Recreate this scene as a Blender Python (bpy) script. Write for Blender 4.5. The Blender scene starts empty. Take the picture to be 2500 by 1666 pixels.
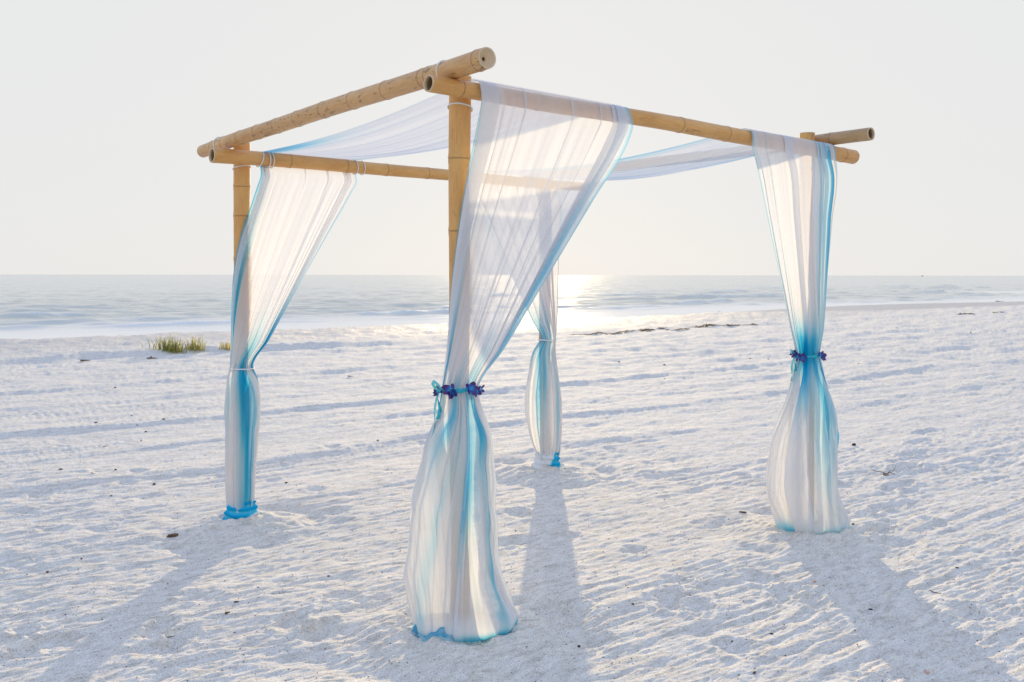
import bpy, bmesh, math, random
import numpy as np
from mathutils import Vector, Matrix

SC = bpy.context.scene
COL = SC.collection
R = math.radians
rng = np.random.default_rng(7)
random.seed(7)

# ------------------------------------------------------------------ camera
EYE = 1.6                      # metres above the sand
FOC = 2369.0                   # focal length in pixels of the 2500 px wide photograph
HORIZON = 672.0                # row of the horizon in that photograph
cam_d = bpy.data.cameras.new("camera")
cam = bpy.data.objects.new("camera", cam_d)
COL.objects.link(cam)
cam.location = (0, 0, EYE)
cam.rotation_euler = (R(90), R(-0.07), 0)
cam_d.sensor_width = 36.0
cam_d.lens = 36.0 * FOC / 2500.0
cam_d.shift_y = -(833.0 - HORIZON) / 2500.0
cam_d.clip_start = 0.05
cam_d.clip_end = 120000.0
SC.camera = cam

# ------------------------------------------------------------------ sky, sun, exposure
SUN_EL, SUN_AZ = R(9.0), R(1.2)          # azimuth clockwise from straight ahead (+Y)
SKY_LEVEL = 0.615              # radiance the sky's tone curve levels off at
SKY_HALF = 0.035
SUN_GLOW = 0.10
world = bpy.data.worlds.new("World")
SC.world = world
world.use_nodes = True
nt = world.node_tree
bg = nt.nodes["Background"]
sky = nt.nodes.new("ShaderNodeTexSky")
sky.sky_type = 'NISHITA'
sky.sun_disc = False
sky.sun_elevation = SUN_EL
sky.sun_rotation = SUN_AZ
sky.altitude = 0
sky.air_density = 1.0
sky.dust_density = 1.2
sky.ozone_density = 1.0
# tone curve put into the sky colour: levels off towards a plateau, white low down
L = nt.links
def wn(kind, **kw):
    n = nt.nodes.new(kind)
    for k, v in kw.items(): setattr(n, k, v)
    return n
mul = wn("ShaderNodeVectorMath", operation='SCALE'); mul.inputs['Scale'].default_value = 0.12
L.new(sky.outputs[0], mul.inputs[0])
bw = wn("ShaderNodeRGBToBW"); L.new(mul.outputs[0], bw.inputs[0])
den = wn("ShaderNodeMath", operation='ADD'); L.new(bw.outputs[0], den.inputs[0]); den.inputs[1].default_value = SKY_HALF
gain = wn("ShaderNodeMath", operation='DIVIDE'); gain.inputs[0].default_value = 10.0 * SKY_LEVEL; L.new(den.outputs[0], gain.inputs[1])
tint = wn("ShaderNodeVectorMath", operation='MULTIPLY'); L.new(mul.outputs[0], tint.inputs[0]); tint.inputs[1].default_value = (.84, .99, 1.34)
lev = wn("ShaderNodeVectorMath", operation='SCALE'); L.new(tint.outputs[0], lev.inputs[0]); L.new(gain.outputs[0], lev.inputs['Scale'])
tcw = wn("ShaderNodeTexCoord")
sep = wn("ShaderNodeSeparateXYZ"); L.new(tcw.outputs['Generated'], sep.inputs[0])
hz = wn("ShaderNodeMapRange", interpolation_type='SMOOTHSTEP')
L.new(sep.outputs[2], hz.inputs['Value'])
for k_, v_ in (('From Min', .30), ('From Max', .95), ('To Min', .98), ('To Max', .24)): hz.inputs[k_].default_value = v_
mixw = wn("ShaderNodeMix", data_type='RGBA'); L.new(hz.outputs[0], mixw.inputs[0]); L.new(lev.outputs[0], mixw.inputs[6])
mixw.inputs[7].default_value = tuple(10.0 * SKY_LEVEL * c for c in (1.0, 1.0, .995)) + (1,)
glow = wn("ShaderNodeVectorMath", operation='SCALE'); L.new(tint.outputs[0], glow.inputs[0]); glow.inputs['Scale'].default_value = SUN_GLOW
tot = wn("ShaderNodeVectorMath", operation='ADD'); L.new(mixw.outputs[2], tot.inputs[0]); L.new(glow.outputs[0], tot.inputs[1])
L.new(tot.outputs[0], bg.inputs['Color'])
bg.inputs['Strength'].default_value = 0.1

sun_d = bpy.data.lights.new("sun", 'SUN')
sun_d.energy = 3.7
sun_d.angle = R(0.6)
sun_d.color = (1.0, 0.77, 0.44)
sun = bpy.data.objects.new("sun", sun_d)
COL.objects.link(sun)
to_sun = Vector((math.sin(SUN_AZ) * math.cos(SUN_EL), math.cos(SUN_AZ) * math.cos(SUN_EL), math.sin(SUN_EL)))
sun.rotation_euler = to_sun.to_track_quat('Z', 'Y').to_euler()
sun.location = (3, 20, 8)

SC.view_settings.view_transform = 'Standard'
SC.view_settings.look = 'None'
SC.view_settings.exposure = 0.40
SC.view_settings.gamma = 1.0
SC.view_settings.use_curve_mapping = False
SC.render.engine = 'CYCLES'
SC.cycles.transparent_max_bounces = 48
SC.cycles.max_bounces = 10
SC.cycles.diffuse_bounces = 4
SC.cycles.transmission_bounces = 8
SC.cycles.caustics_reflective = False
SC.cycles.sample_clamp_indirect = 6.0
SC.cycles.sample_clamp_direct = 1.1
SC.cycles.use_denoising = True


# ------------------------------------------------------------------ helpers
def tag(o, label=None, cat=None, group=None, kind=None):
    if label: o['label'] = label
    if cat: o['category'] = cat
    if group: o['group'] = group
    if kind: o['kind'] = kind
    return o


def empty(name, loc=(0, 0, 0), rz=0.0):
    o = bpy.data.objects.new(name, None)
    o.location = loc
    o.rotation_euler = (0, 0, rz)
    o.empty_display_size = 0.1
    COL.objects.link(o)
    return o


def mesh_obj(name, verts, faces, mat, parent=None, smooth=True, attrs=None, matrix=None):
    me = bpy.data.meshes.new(name)
    me.from_pydata([tuple(v) for v in verts], [], [tuple(f) for f in faces])
    me.update()
    if smooth:
        me.polygons.foreach_set('use_smooth', [True] * len(me.polygons))
    for k, arr in (attrs or {}).items():
        a = me.attributes.new(k, 'FLOAT', 'POINT')
        a.data.foreach_set('value', np.asarray(arr, dtype=np.float32).ravel())
    if mat: me.materials.append(mat)
    o = bpy.data.objects.new(name, me)
    COL.objects.link(o)
    if parent: o.parent = parent
    if matrix is not None: o.matrix_local = matrix
    return o


def grid_obj(name, P, mat, parent=None, attrs=None, closed=False):
    """P: (rows, cols, 3) array of points, made into a fast quad sheet."""
    nv, nu = P.shape[:2]
    me = bpy.data.meshes.new(name)
    idx = np.arange(nv * nu).reshape(nv, nu)
    if closed:
        nxt = np.roll(idx, -1, axis=1)
        a, b, c, d = idx[:-1], nxt[:-1], nxt[1:], idx[1:]
    else:
        a, b, c, d = idx[:-1, :-1], idx[:-1, 1:], idx[1:, 1:], idx[1:, :-1]
    q = np.stack([a, b, c, d], -1).reshape(-1, 4)
    n = len(q)
    me.vertices.add(nv * nu)
    me.vertices.foreach_set('co', np.ascontiguousarray(P, dtype=np.float32).ravel())
    me.loops.add(n * 4)
    me.loops.foreach_set('vertex_index', q.astype(np.int32).ravel())
    me.polygons.add(n)
    me.polygons.foreach_set('loop_start', np.arange(0, n * 4, 4, dtype=np.int32))
    me.polygons.foreach_set('loop_total', np.full(n, 4, dtype=np.int32))
    me.polygons.foreach_set('use_smooth', np.ones(n, dtype=bool))
    for k, arr in (attrs or {}).items():
        at = me.attributes.new(k, 'FLOAT', 'POINT')
        at.data.foreach_set('value', np.ascontiguousarray(arr, dtype=np.float32).ravel())
    me.update(calc_edges=True)
    me.validate()
    if mat: me.materials.append(mat)
    o = bpy.data.objects.new(name, me)
    COL.objects.link(o)
    if parent: o.parent = parent
    return o


def tube_mesh(path, radii, sides=8, cap=True, closed=False, squash=1.0):
    path = [Vector(p) for p in path]
    n = len(path)
    if not hasattr(radii, '__len__'): radii = [radii] * n
    V, F = [], []
    up = Vector((0.13, 0.21, 0.97)).normalized()
    prev = None
    for i, p in enumerate(path):
        if closed:
            t = path[(i + 1) % n] - path[i - 1]
        else:
            t = path[min(i + 1, n - 1)] - path[max(i - 1, 0)]
        t.normalize()
        ref = prev if prev is not None else (up if abs(t.dot(up)) < 0.9 else Vector((1, 0, 0)))
        x = (ref - t * ref.dot(t)).normalized()
        prev = x
        y = t.cross(x)
        for k in range(sides):
            a = 2 * math.pi * k / sides
            V.append(p + x * (radii[i] * math.cos(a)) + y * (radii[i] * squash * math.sin(a)))
    m = n if closed else n - 1
    for i in range(m):
        for k in range(sides):
            a = i * sides + k
            b = i * sides + (k + 1) % sides
            j = (i + 1) % n
            F.append((a, b, j * sides + (k + 1) % sides, j * sides + k))
    if cap and not closed:
        F.append(tuple(range(sides))[::-1])
        F.append(tuple((n - 1) * sides + k for k in range(sides)))
    return V, F


def sstep(x, a, b):
    t = np.clip((x - a) / (b - a), 0, 1)
    return t * t * (3 - 2 * t)


_G = {}


def pnoise(x, y, seed=0):
    if seed not in _G:
        r = np.random.default_rng(100 + seed)
        a = r.random((256, 256)) * 2 * np.pi
        _G[seed] = (np.cos(a), np.sin(a))
    gx, gy = _G[seed]
    xi = np.floor(x).astype(np.int64); yi = np.floor(y).astype(np.int64)
    fx = x - xi; fy = y - yi
    u = fx * fx * fx * (fx * (fx * 6 - 15) + 10)
    v = fy * fy * fy * (fy * (fy * 6 - 15) + 10)
    x0 = xi & 255; x1 = (xi + 1) & 255; y0 = yi & 255; y1 = (yi + 1) & 255
    n00 = gx[x0, y0] * fx + gy[x0, y0] * fy
    n10 = gx[x1, y0] * (fx - 1) + gy[x1, y0] * fy
    n01 = gx[x0, y1] * fx + gy[x0, y1] * (fy - 1)
    n11 = gx[x1, y1] * (fx - 1) + gy[x1, y1] * (fy - 1)
    return 1.5 * ((n00 * (1 - u) + n10 * u) * (1 - v) + (n01 * (1 - u) + n11 * u) * v)


# ---- directions of the place: A runs along the shore, B points out to sea
AX, AY = 0.7740, 0.6335
BX, BY = -0.6335, 0.7740
POST_F = np.array((-0.238, 4.433))
POST_L = np.array((-1.751, 6.286))
POST_R = np.array((1.875, 6.163))
POST_B = np.array((0.270, 7.980))
SEA_Z = -0.25


def shore_q(p):
    return 29.7 + 1.4 * (1 - np.cos((np.clip(p, 27.2, 71.2) - 27.2) / 22 * np.pi)) + 15 * sstep(p, 99, 109)


# footprints and scuffs in the loose sand
_foot = []
fr = np.random.default_rng(21)
for _ in range(150):
    yy = fr.uniform(2.4, 9.5)
    xx = fr.uniform(-0.68, 0.68) * yy
    _foot.append((xx, yy, fr.uniform(0, math.pi), fr.uniform(0.07, 0.13), fr.uniform(0.05, 0.09), fr.uniform(0.006, 0.020)))
# two walking tracks of firmer prints
for k in range(16):
    _foot.append((-2.9 + k * 0.30 + 0.08 * (-1) ** k, 4.15 + 0.09 * (-1) ** k + 0.05 * k, 1.4, 0.13, 0.06, 0.024))
for k in range(14):
    _foot.append((2.2 + 0.17 * k, 6.0 + 0.33 * k + 0.1 * (-1) ** k, 0.9, 0.14, 0.06, 0.028))


def sand_h(x, y):
    x = np.asarray(x, float); y = np.asarray(y, float)
    p = x * AX + y * AY
    q = x * BX + y * BY
    h = np.full_like(x, -0.022)
    # beach profile
    qs = shore_q(p)
    d = q - qs                              # >0 : out to sea
    h += -0.300 * sstep(d, -4.4, 0.4) - 0.25 * sstep(d, 0.2, 9) + 0.02 * sstep(d, -11.4, -5.5)
    wide = sstep(p, 30, 44)
    dry = 1 - sstep(d, -2.6 - 7 * wide, -1.2 - 6 * wide)
    w1 = 0.35 * pnoise(p / 3.1, q * 0 + 3.3, 5) + 0.12 * pnoise(p / 0.9, q * 0 + 1.3, 6)
    # grader ridges that run along the shore, steep on the landward side
    for (q0, amp, wid, sd) in ((19.7, .125, .30, 1), (16.9, .040, .14, 2), (18.2, .022, .1, 12), (14.7, .062, .16, 3), (13.0, .036, .12, 4),
                               (11.7, .020, .10, 11), (10.5, .052, .15, 5), (9.3, .022, .1, 13), (8.2, .040, .14, 6), (6.6, .018, .12, 7), (22.4, .03, .2, 8),
                               (12.3, .014, .06, 14), (13.8, .016, .06, 15), (15.8, .018, .07, 16), (17.6, .018, .07, 17), (18.8, .016, .07, 18), (21.0, .02, .1, 19)):
        am = amp * np.clip(1.0 + 0.55 * pnoise(p / 2.3, q * 0 + sd * 7.7, sd), 0.45, 1.5)
        t = (q - q0 - w1 - 0.35 * pnoise(p / 5.0, q * 0 + sd * 3.1, sd % 13 + 9)) / wid
        prof = np.where(t < 0, np.exp(-(t / 0.55) ** 2), np.exp(-(t / 3.2) ** 2))
        if sd == 1:
            prof = sstep(t, -1.0, 0.15) * (1 - 0.75 * sstep(t, 1, 16)) * (1 - .72 * sstep(p, 8, 15))
        h += .72 * am * prof * (1 - .45 * sstep(q, 9, 15) * (sd != 1))
    # undulation, scuffs, ripples
    lump = 0.45 + 0.55 * sstep(pnoise(p / 2.6, q / 1.7, 31), -0.25, 0.35)
    far = sstep(y, 7, 16)
    h += (1 - .6 * far) * 0.016 * pnoise(p / 1.9, q / 1.0, 20)
    h += dry * (lump * (1 - .5 * far) * (0.013 * pnoise(p / 0.62, q / 0.33, 21)) + (.4 + .6 * lump) * (0.0075 * pnoise(p / 0.30, q / 0.115, 22)
                       + 0.0064 * pnoise(p / 0.16, q / 0.055, 23) + 0.0042 * pnoise(p / 0.085, q / 0.028, 24) + 0.0022 * pnoise(p / 0.04, q / 0.0135, 39)))
    h += far * dry * (0.012 * pnoise(p / 1.5, q / 0.42, 25) + 0.012 * pnoise(p / .8, q / 0.22, 37) + 0.026 * sstep(y, 14, 24) * pnoise(p / 1.8, q / 0.9, 38) + 0.042 * sstep(y, 12, 24) * pnoise(p / .75, q / 0.5, 41) + 0.016 * pnoise(p / .42, q / .26, 42))
    # rake lines
    rm = sstep(pnoise(p / 2.4, q / 0.9, 26) + 0.65 * sstep(x, 0.1, 1.6) * (1 - sstep(y, 4.6, 6.2)) - 0.05, -0.05, 0.35)
    h += dry * rm * (0.0095 * pnoise(p / 2.6, q / 0.075, 27) + 0.005 * pnoise(p / 1.5, q / 0.034, 28))
    # heaped sand round the post feet
    for (c, hh, rr) in ((POST_F, .045, .42), (POST_L, .075, .40), (POST_R, .050, .42), (POST_B, .055, .42)):
        r2 = ((x - c[0]) ** 2 + (y - c[1] + 0.03) ** 2) / rr ** 2
        g = np.exp(-2.0 * r2)
        h += g * (hh + 0.03 * pnoise(x / 0.11, y / 0.11, 29) + 0.012 * pnoise(x / 0.04, y / 0.04, 30)) - 0.035 * np.exp(-((np.sqrt(r2) - 1.25) / 0.28) ** 2) * (0.5 + pnoise(x / 0.3, y / 0.3, 32))
    # footprints
    flat = x.ravel(); flay = y.ravel(); fh = h.reshape(-1)
    near = np.nonzero((flay < 12) & (flay > 1.5))[0]
    nx, ny = flat[near], flay[near]
    wx = nx + .035 * pnoise(nx / .11, ny / .09, 33) + .018 * pnoise(nx / .04, ny / .035, 35)
    wy = ny + .030 * pnoise(nx / .10, ny / .08, 34) + .014 * pnoise(nx / .04, ny / .03, 36)
    acc = np.zeros(len(near))
    order = np.argsort(wy, kind='stable')
    nys = wy[order]
    for (fx, fy, a, l, w, dep) in _foot:
        i0, i1 = np.searchsorted(nys, (fy - 0.3, fy + 0.3))
        sel = order[i0:i1]
        dx = wx[sel] - fx; dy = wy[sel] - fy
        m = np.abs(dx) < 0.3
        sel = sel[m]; dx = dx[m]; dy = dy[m]
        uu = (dx * math.cos(a) + dy * math.sin(a)) / l
        vv = (-dx * math.sin(a) + dy * math.cos(a)) / w
        r = np.sqrt(uu * uu + vv * vv)
        acc[sel] += -dep * (1 - sstep(r, 0.2, 1.3)) + 0.30 * dep * np.exp(-((r - 1.4) / 0.3) ** 2)
    fh[near] += acc
    return fh.reshape(x.shape)


def sand_z(x, y):
    return float(sand_h(np.array([x]), np.array([y]))[0])


def sand_zs(pts):
    return sand_h(np.array([q_[0] for q_ in pts]), np.array([q_[1] for q_ in pts]))


def ground_at(px, py):
    """Where on the sand a thing seen at that place of the photograph lies (first hit of that line of sight)."""
    y0 = FOC * EYE / (py - HORIZON)
    ys = y0 * np.linspace(.80, 1.16, 400)
    xs = (px - 1250.0) / FOC * ys
    hs = sand_h(xs, ys)
    ray = EYE - (py - HORIZON) / FOC * ys
    k = int(np.argmax(ray <= hs)) if (ray <= hs).any() else len(ys) - 1
    return float(xs[k]), float(ys[k]), float(hs[k])


# ------------------------------------------------------------------ materials
def new_mat(name):
    m = bpy.data.materials.new(name)
    m.use_nodes = True
    return m, m.node_tree, m.node_tree.nodes['Principled BSDF']


def ramp(nt, pts, interp='LINEAR'):
    r = nt.nodes.new('ShaderNodeValToRGB')
    r.color_ramp.interpolation = interp
    e = r.color_ramp.elements
    while len(e) > 1: e.remove(e[-1])
    e[0].position = pts[0][0]; e[0].color = (*pts[0][1], 1)
    for p, c in pts[1:]:
        k = e.new(p); k.color = (*c, 1)
    return r


def noise(nt, vec, scale, detail=3.0, rough=0.55):
    n = nt.nodes.new('ShaderNodeTexNoise')
    n.inputs['Scale'].default_value = scale
    n.inputs['Detail'].default_value = detail
    n.inputs['Roughness'].default_value = rough
    if vec is not None: nt.links.new(vec, n.inputs['Vector'])
    return n


def mixc(nt, fac, a, b, mode='MIX'):
    m = nt.nodes.new('ShaderNodeMix')
    m.data_type = 'RGBA'
    m.blend_type = mode
    for s, v in ((0, fac), (6, a), (7, b)):
        if hasattr(v, 'links') or hasattr(v, 'is_linked'):
            nt.links.new(v, m.inputs[s])
        elif s == 0:
            m.inputs[0].default_value = v
        else:
            m.inputs[s].default_value = (*v, 1)
    return m.outputs[2]


def math_n(nt, op, a, b=None, c=None):
    m = nt.nodes.new('ShaderNodeMath')
    m.operation = op
    for i, v in enumerate((a, b, c)):
        if v is None: continue
        if hasattr(v, 'is_linked'): nt.links.new(v, m.inputs[i])
        else: m.inputs[i].default_value = v
    return m.outputs[0]


def attr(nt, name):
    a = nt.nodes.new('ShaderNodeAttribute')
    a.attribute_name = name
    return a.outputs['Fac']


def mat_sand():
    m, t, b = new_mat('sand')
    geo = t.nodes.new('ShaderNodeNewGeometry')
    P = geo.outputs['Position']
    mp = t.nodes.new('ShaderNodeMapping')
    mp.inputs['Rotation'].default_value = (0, 0, -math.atan2(AY, AX))
    mp.inputs['Scale'].default_value = (1, 1, 1)
    t.links.new(P, mp.inputs['Vector'])
    st = t.nodes.new('ShaderNodeMapping')
    st.inputs['Scale'].default_value = (0.35, 1, 1)
    t.links.new(mp.outputs[0], st.inputs['Vector'])
    big = noise(t, st.outputs[0], 1.6, 4)
    grain = noise(t, P, 150, 4, 0.75)
    clump = noise(t, st.outputs[0], 26, 7, 0.82)
    c = ramp(t, [(0.36, (.55, .505, .435)), (0.5, (.75, .70, .615)), (0.64, (.845, .80, .72))])
    t.links.new(clump.outputs[0], c.inputs[0])
    g = ramp(t, [(0.34, (.50, .50, .50)), (0.47, (.96, .96, .96)), (0.66, (1.14, 1.14, 1.14))])  # dark end paints the tiny shadows of the grains
    t.links.new(grain.outputs[0], g.inputs[0])
    col = mixc(t, 1.0, c.outputs[0], g.outputs[0], 'MULTIPLY')
    # shell grit: rare dark and rosy flecks
    vo = t.nodes.new('ShaderNodeTexVoronoi')
    vo.inputs['Scale'].default_value = 62
    t.links.new(P, vo.inputs['Vector'])
    rnd = t.nodes.new('ShaderNodeSeparateColor'); t.links.new(vo.outputs['Color'], rnd.inputs[0])
    rare = math_n(t, 'GREATER_THAN', rnd.outputs[0], 0.90)
    core = math_n(t, 'LESS_THAN', vo.outputs['Distance'], 0.26)
    fl = math_n(t, 'MULTIPLY', rare, core)
    fc = ramp(t, [(0.0, (.22, .17, .14)), (0.4, (.45, .30, .25)), (0.6, (.78, .74, .70)), (1, (.62, .42, .36))], 'CONSTANT')
    t.links.new(rnd.outputs[1], fc.inputs[0])
    col = mixc(t, math_n(t, 'MULTIPLY', fl, 0.75), col, fc.outputs[0])
    wet = attr(t, 'wet')  # shore wetness, also carries painted micro-shade
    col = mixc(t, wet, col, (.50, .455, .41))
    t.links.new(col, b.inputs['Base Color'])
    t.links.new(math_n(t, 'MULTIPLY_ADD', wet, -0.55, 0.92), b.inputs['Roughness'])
    b.inputs['Specular IOR Level'].default_value = 0.25
    mot = noise(t, st.outputs[0], 95, 4, 0.65)
    bp = t.nodes.new('ShaderNodeBump')
    bp.inputs['Strength'].default_value = 0.9
    bp.inputs['Distance'].default_value = 0.006
    t.links.new(mot.outputs[0], bp.inputs['Height'])
    bp2 = t.nodes.new('ShaderNodeBump')
    bp2.inputs['Strength'].default_value = 0.8
    bp2.inputs['Distance'].default_value = 0.0022
    t.links.new(grain.outputs[0], bp2.inputs['Height'])
    t.links.new(bp.outputs[0], bp2.inputs['Normal'])
    t.links.new(bp2.outputs[0], b.inputs['Normal'])
    return m


def mat_sea():
    m, t, b = new_mat('sea_water')
    geo = t.nodes.new('ShaderNodeNewGeometry')
    P = geo.outputs['Position']
    mp = t.nodes.new('ShaderNodeMapping')
    mp.inputs['Rotation'].default_value = (0, 0, R(-14))
    t.links.new(P, mp.inputs['Vector'])
    st = t.nodes.new('ShaderNodeMapping')
    st.inputs['Scale'].default_value = (0.30, 1, 1)
    t.links.new(mp.outputs[0], st.inputs['Vector'])
    n1 = noise(t, st.outputs[0], 1.3, 5, 0.62)
    n2 = noise(t, st.outputs[0], 0.10, 4, 0.55)
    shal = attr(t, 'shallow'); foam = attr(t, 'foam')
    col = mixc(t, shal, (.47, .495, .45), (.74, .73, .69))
    fn = noise(t, st.outputs[0], 6, 4, 0.7)
    fm = math_n(t, 'MULTIPLY', foam, math_n(t, 'GREATER_THAN', fn.outputs[0], 0.44))
    col = mixc(t, fm, col, (.82, .84, .84))
    t.links.new(col, b.inputs['Base Color'])
    t.links.new(math_n(t, 'MULTIPLY_ADD', fm, 0.4, 0.16), b.inputs['Roughness'])
    b.inputs['IOR'].default_value = 1.333
    calm = math_n(t, 'MULTIPLY_ADD', shal, -0.8, 1.0)
    bp = t.nodes.new('ShaderNodeBump')
    bp.inputs['Distance'].default_value = 0.11
    t.links.new(math_n(t, 'MULTIPLY', calm, 0.45), bp.inputs['Strength'])
    t.links.new(n1.outputs[0], bp.inputs['Height'])
    bp2 = t.nodes.new('ShaderNodeBump')
    bp2.inputs['Distance'].default_value = 0.4
    t.links.new(math_n(t, 'MULTIPLY', calm, 0.12), bp2.inputs['Strength'])
    t.links.new(n2.outputs[0], bp2.inputs['Height'])
    t.links.new(bp.outputs[0], bp2.inputs['Normal'])
    t.links.new(bp2.outputs[0], b.inputs['Normal'])
    return m


def mat_voile(name='voile', a0=0.66, edge=0.25):
    """Sheer cloth: threads cover a share of the area; edge-on and gathered cloth covers more."""
    m = bpy.data.materials.new(name)
    m.use_nodes = True
    t = m.node_tree
    for n in list(t.nodes):
        if n.type == 'BSDF_PRINCIPLED': t.nodes.remove(n)
    out = t.nodes['Material Output']
    geo = t.nodes.new('ShaderNodeNewGeometry')
    dot = t.nodes.new('ShaderNodeVectorMath'); dot.operation = 'DOT_PRODUCT'
    t.links.new(geo.outputs['Normal'], dot.inputs[0])
    t.links.new(geo.outputs['Incoming'], dot.inputs[1])
    c = math_n(t, 'MAXIMUM', math_n(t, 'ABSOLUTE', dot.outputs['Value']), edge)
    ex = math_n(t, 'DIVIDE', attr(t, 'packing'), c)
    al = math_n(t, 'SUBTRACT', 1.0, math_n(t, 'POWER', 1.0 - a0, ex))
    dye = attr(t, 'dye')
    rc = ramp(t, [(0.0, (.93, .94, .965)), (0.3, (.50, .82, .94)), (0.65, (.07, .60, .88)), (1.0, (.0, .41, .76))])
    t.links.new(dye, rc.inputs[0])
    d = t.nodes.new('ShaderNodeBsdfDiffuse')
    tr = t.nodes.new('ShaderNodeBsdfTranslucent')
    t.links.new(rc.outputs[0], d.inputs[0])
    t.links.new(mixc(t, 1.0, rc.outputs[0], (.84, .84, .85), 'MULTIPLY'), tr.inputs[0])
    mx = t.nodes.new('ShaderNodeMixShader')
    t.links.new(math_n(t, 'DIVIDE', 0.52, math_n(t, 'MULTIPLY_ADD', attr(t, 'packing'), 0.16, 0.84)), mx.inputs[0])
    t.links.new(d.outputs[0], mx.inputs[1]); t.links.new(tr.outputs[0], mx.inputs[2])
    tp = t.nodes.new('ShaderNodeBsdfTransparent')
    fin = t.nodes.new('ShaderNodeMixShader')
    t.links.new(al, fin.inputs[0])
    t.links.new(tp.outputs[0], fin.inputs[1]); t.links.new(mx.outputs[0], fin.inputs[2])
    t.links.new(fin.outputs[0], out.inputs[0])
    return m


def mat_bamboo(name, base, pale, spots):
    m, t, b = new_mat(name)
    tc = t.nodes.new('ShaderNodeTexCoord')
    O = tc.outputs['Object']
    st = t.nodes.new('ShaderNodeMapping'); st.inputs['Scale'].default_value = (1, 1, 0.06)
    t.links.new(O, st.inputs['Vector'])
    fib = noise(t, st.outputs[0], 210, 4, 0.65)
    st2 = t.nodes.new('ShaderNodeMapping'); st2.inputs['Scale'].default_value = (1, 1, 0.35)
    t.links.new(O, st2.inputs['Vector'])
    blot = noise(t, st2.outputs[0], 9, 4, 0.6)
    c = ramp(t, [(0.3, base), (0.7, pale)])
    t.links.new(blot.outputs[0], c.inputs[0])
    f = ramp(t, [(0.3, (.72, .68, .62)), (0.55, (1, 1, 1))])
    t.links.new(fib.outputs[0], f.inputs[0])
    col = mixc(t, 0.6, c.outputs[0], f.outputs[0], 'MULTIPLY')
    sp = noise(t, st2.outputs[0], 62, 3, 0.55)
    cl = noise(t, st2.outputs[0], 5, 2, 0.5)
    sm = ramp(t, [(0.61, (0, 0, 0)), (0.65, (1, 1, 1))])
    t.links.new(math_n(t, 'MULTIPLY_ADD', cl.outputs[0], 0.45, math_n(t, 'SUBTRACT', sp.outputs[0], 0.225)), sm.inputs[0])
    col = mixc(t, math_n(t, 'MULTIPLY', sm.outputs[0], spots), col, (.12, .085, .055))
    st3 = t.nodes.new('ShaderNodeMapping'); st3.inputs['Scale'].default_value = (1, 1, 0.022)
    t.links.new(O, st3.inputs['Vector'])
    ck = noise(t, st3.outputs[0], 46, 2, 0.4)
    cm = noise(t, st2.outputs[0], 3.2, 2, 0.5)
    line = math_n(t, 'LESS_THAN', math_n(t, 'ABSOLUTE', math_n(t, 'SUBTRACT', ck.outputs[0], 0.5)), 0.006)
    col = mixc(t, math_n(t, 'MULTIPLY', math_n(t, 'MULTIPLY', line, math_n(t, 'GREATER_THAN', cm.outputs[0], 0.52)), 0.7), col, (.16, .09, .045))
    nd = attr(t, 'node')
    col = mixc(t, math_n(t, 'MULTIPLY', nd, 0.75), col, (.20, .11, .05))
    ins = attr(t, 'inside')
    col = mixc(t, ins, col, (.27, .19, .105))
    cut = attr(t, 'cut')
    col = mixc(t, cut, col, (.70, .56, .38))
    t.links.new(col, b.inputs['Base Color'])
    b.inputs['Roughness'].default_value = 0.42
    b.inputs['Specular IOR Level'].default_value = 0.45
    bp = t.nodes.new('ShaderNodeBump')
    bp.inputs['Strength'].default_value = 0.35
    bp.inputs['Distance'].default_value = 0.002
    t.links.new(fib.outputs[0], bp.inputs['Height'])
    t.links.new(bp.outputs[0], b.inputs['Normal'])
    return m


def mat_plain(name, col, rough=0.6, var=0.25, scale=40, spec=0.4, trans=0.0):
    m, t, b = new_mat(name)
    tc = t.nodes.new('ShaderNodeTexCoord')
    n = noise(t, tc.outputs['Object'], scale, 4)
    r = ramp(t, [(0.3, tuple(x * (1 - var) for x in col)), (0.7, tuple(min(1, x * (1 + var)) for x in col))])
    t.links.new(n.outputs[0], r.inputs[0])
    t.links.new(r.outputs[0], b.inputs['Base Color'])
    b.inputs['Roughness'].default_value = rough
    b.inputs['Specular IOR Level'].default_value = spec
    if trans: b.inputs['Transmission Weight'].default_value = trans
    return m


def mat_petal():
    m, t, b = new_mat('orchid_petal')
    k = attr(t, 'tip')
    r = ramp(t, [(0.0, (.03, .45, .62)), (0.28, (.02, .13, .52)), (0.55, (.07, .03, .26)), (0.8, (.11, .025, .11)), (1.0, (.06, .04, .30))])
    t.links.new(k, r.inputs[0])
    t.links.new(r.outputs[0], b.inputs['Base Color'])
    b.inputs['Roughness'].default_value = 0.5
    return m


def mat_grass():
    m, t, b = new_mat('beach_grass')
    k = attr(t, 'hue')
    r = ramp(t, [(0.0, (.22, .25, .06)), (0.45, (.42, .40, .11)), (0.8, (.60, .46, .20)), (1.0, (.68, .54, .30))])
    t.links.new(k, r.inputs[0])
    t.links.new(r.outputs[0], b.inputs['Base Color'])
    b.inputs['Roughness'].default_value = 0.55
    tr = t.nodes.new('ShaderNodeBsdfTranslucent')
    t.links.new(r.outputs[0], tr.inputs[0])
    mx = t.nodes.new('ShaderNodeMixShader'); mx.inputs[0].default_value = 0.45
    t.links.new(b.outputs[0], mx.inputs[1]); t.links.new(tr.outputs[0], mx.inputs[2])
    t.links.new(mx.outputs[0], t.nodes['Material Output'].inputs[0])
    return m


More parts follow.
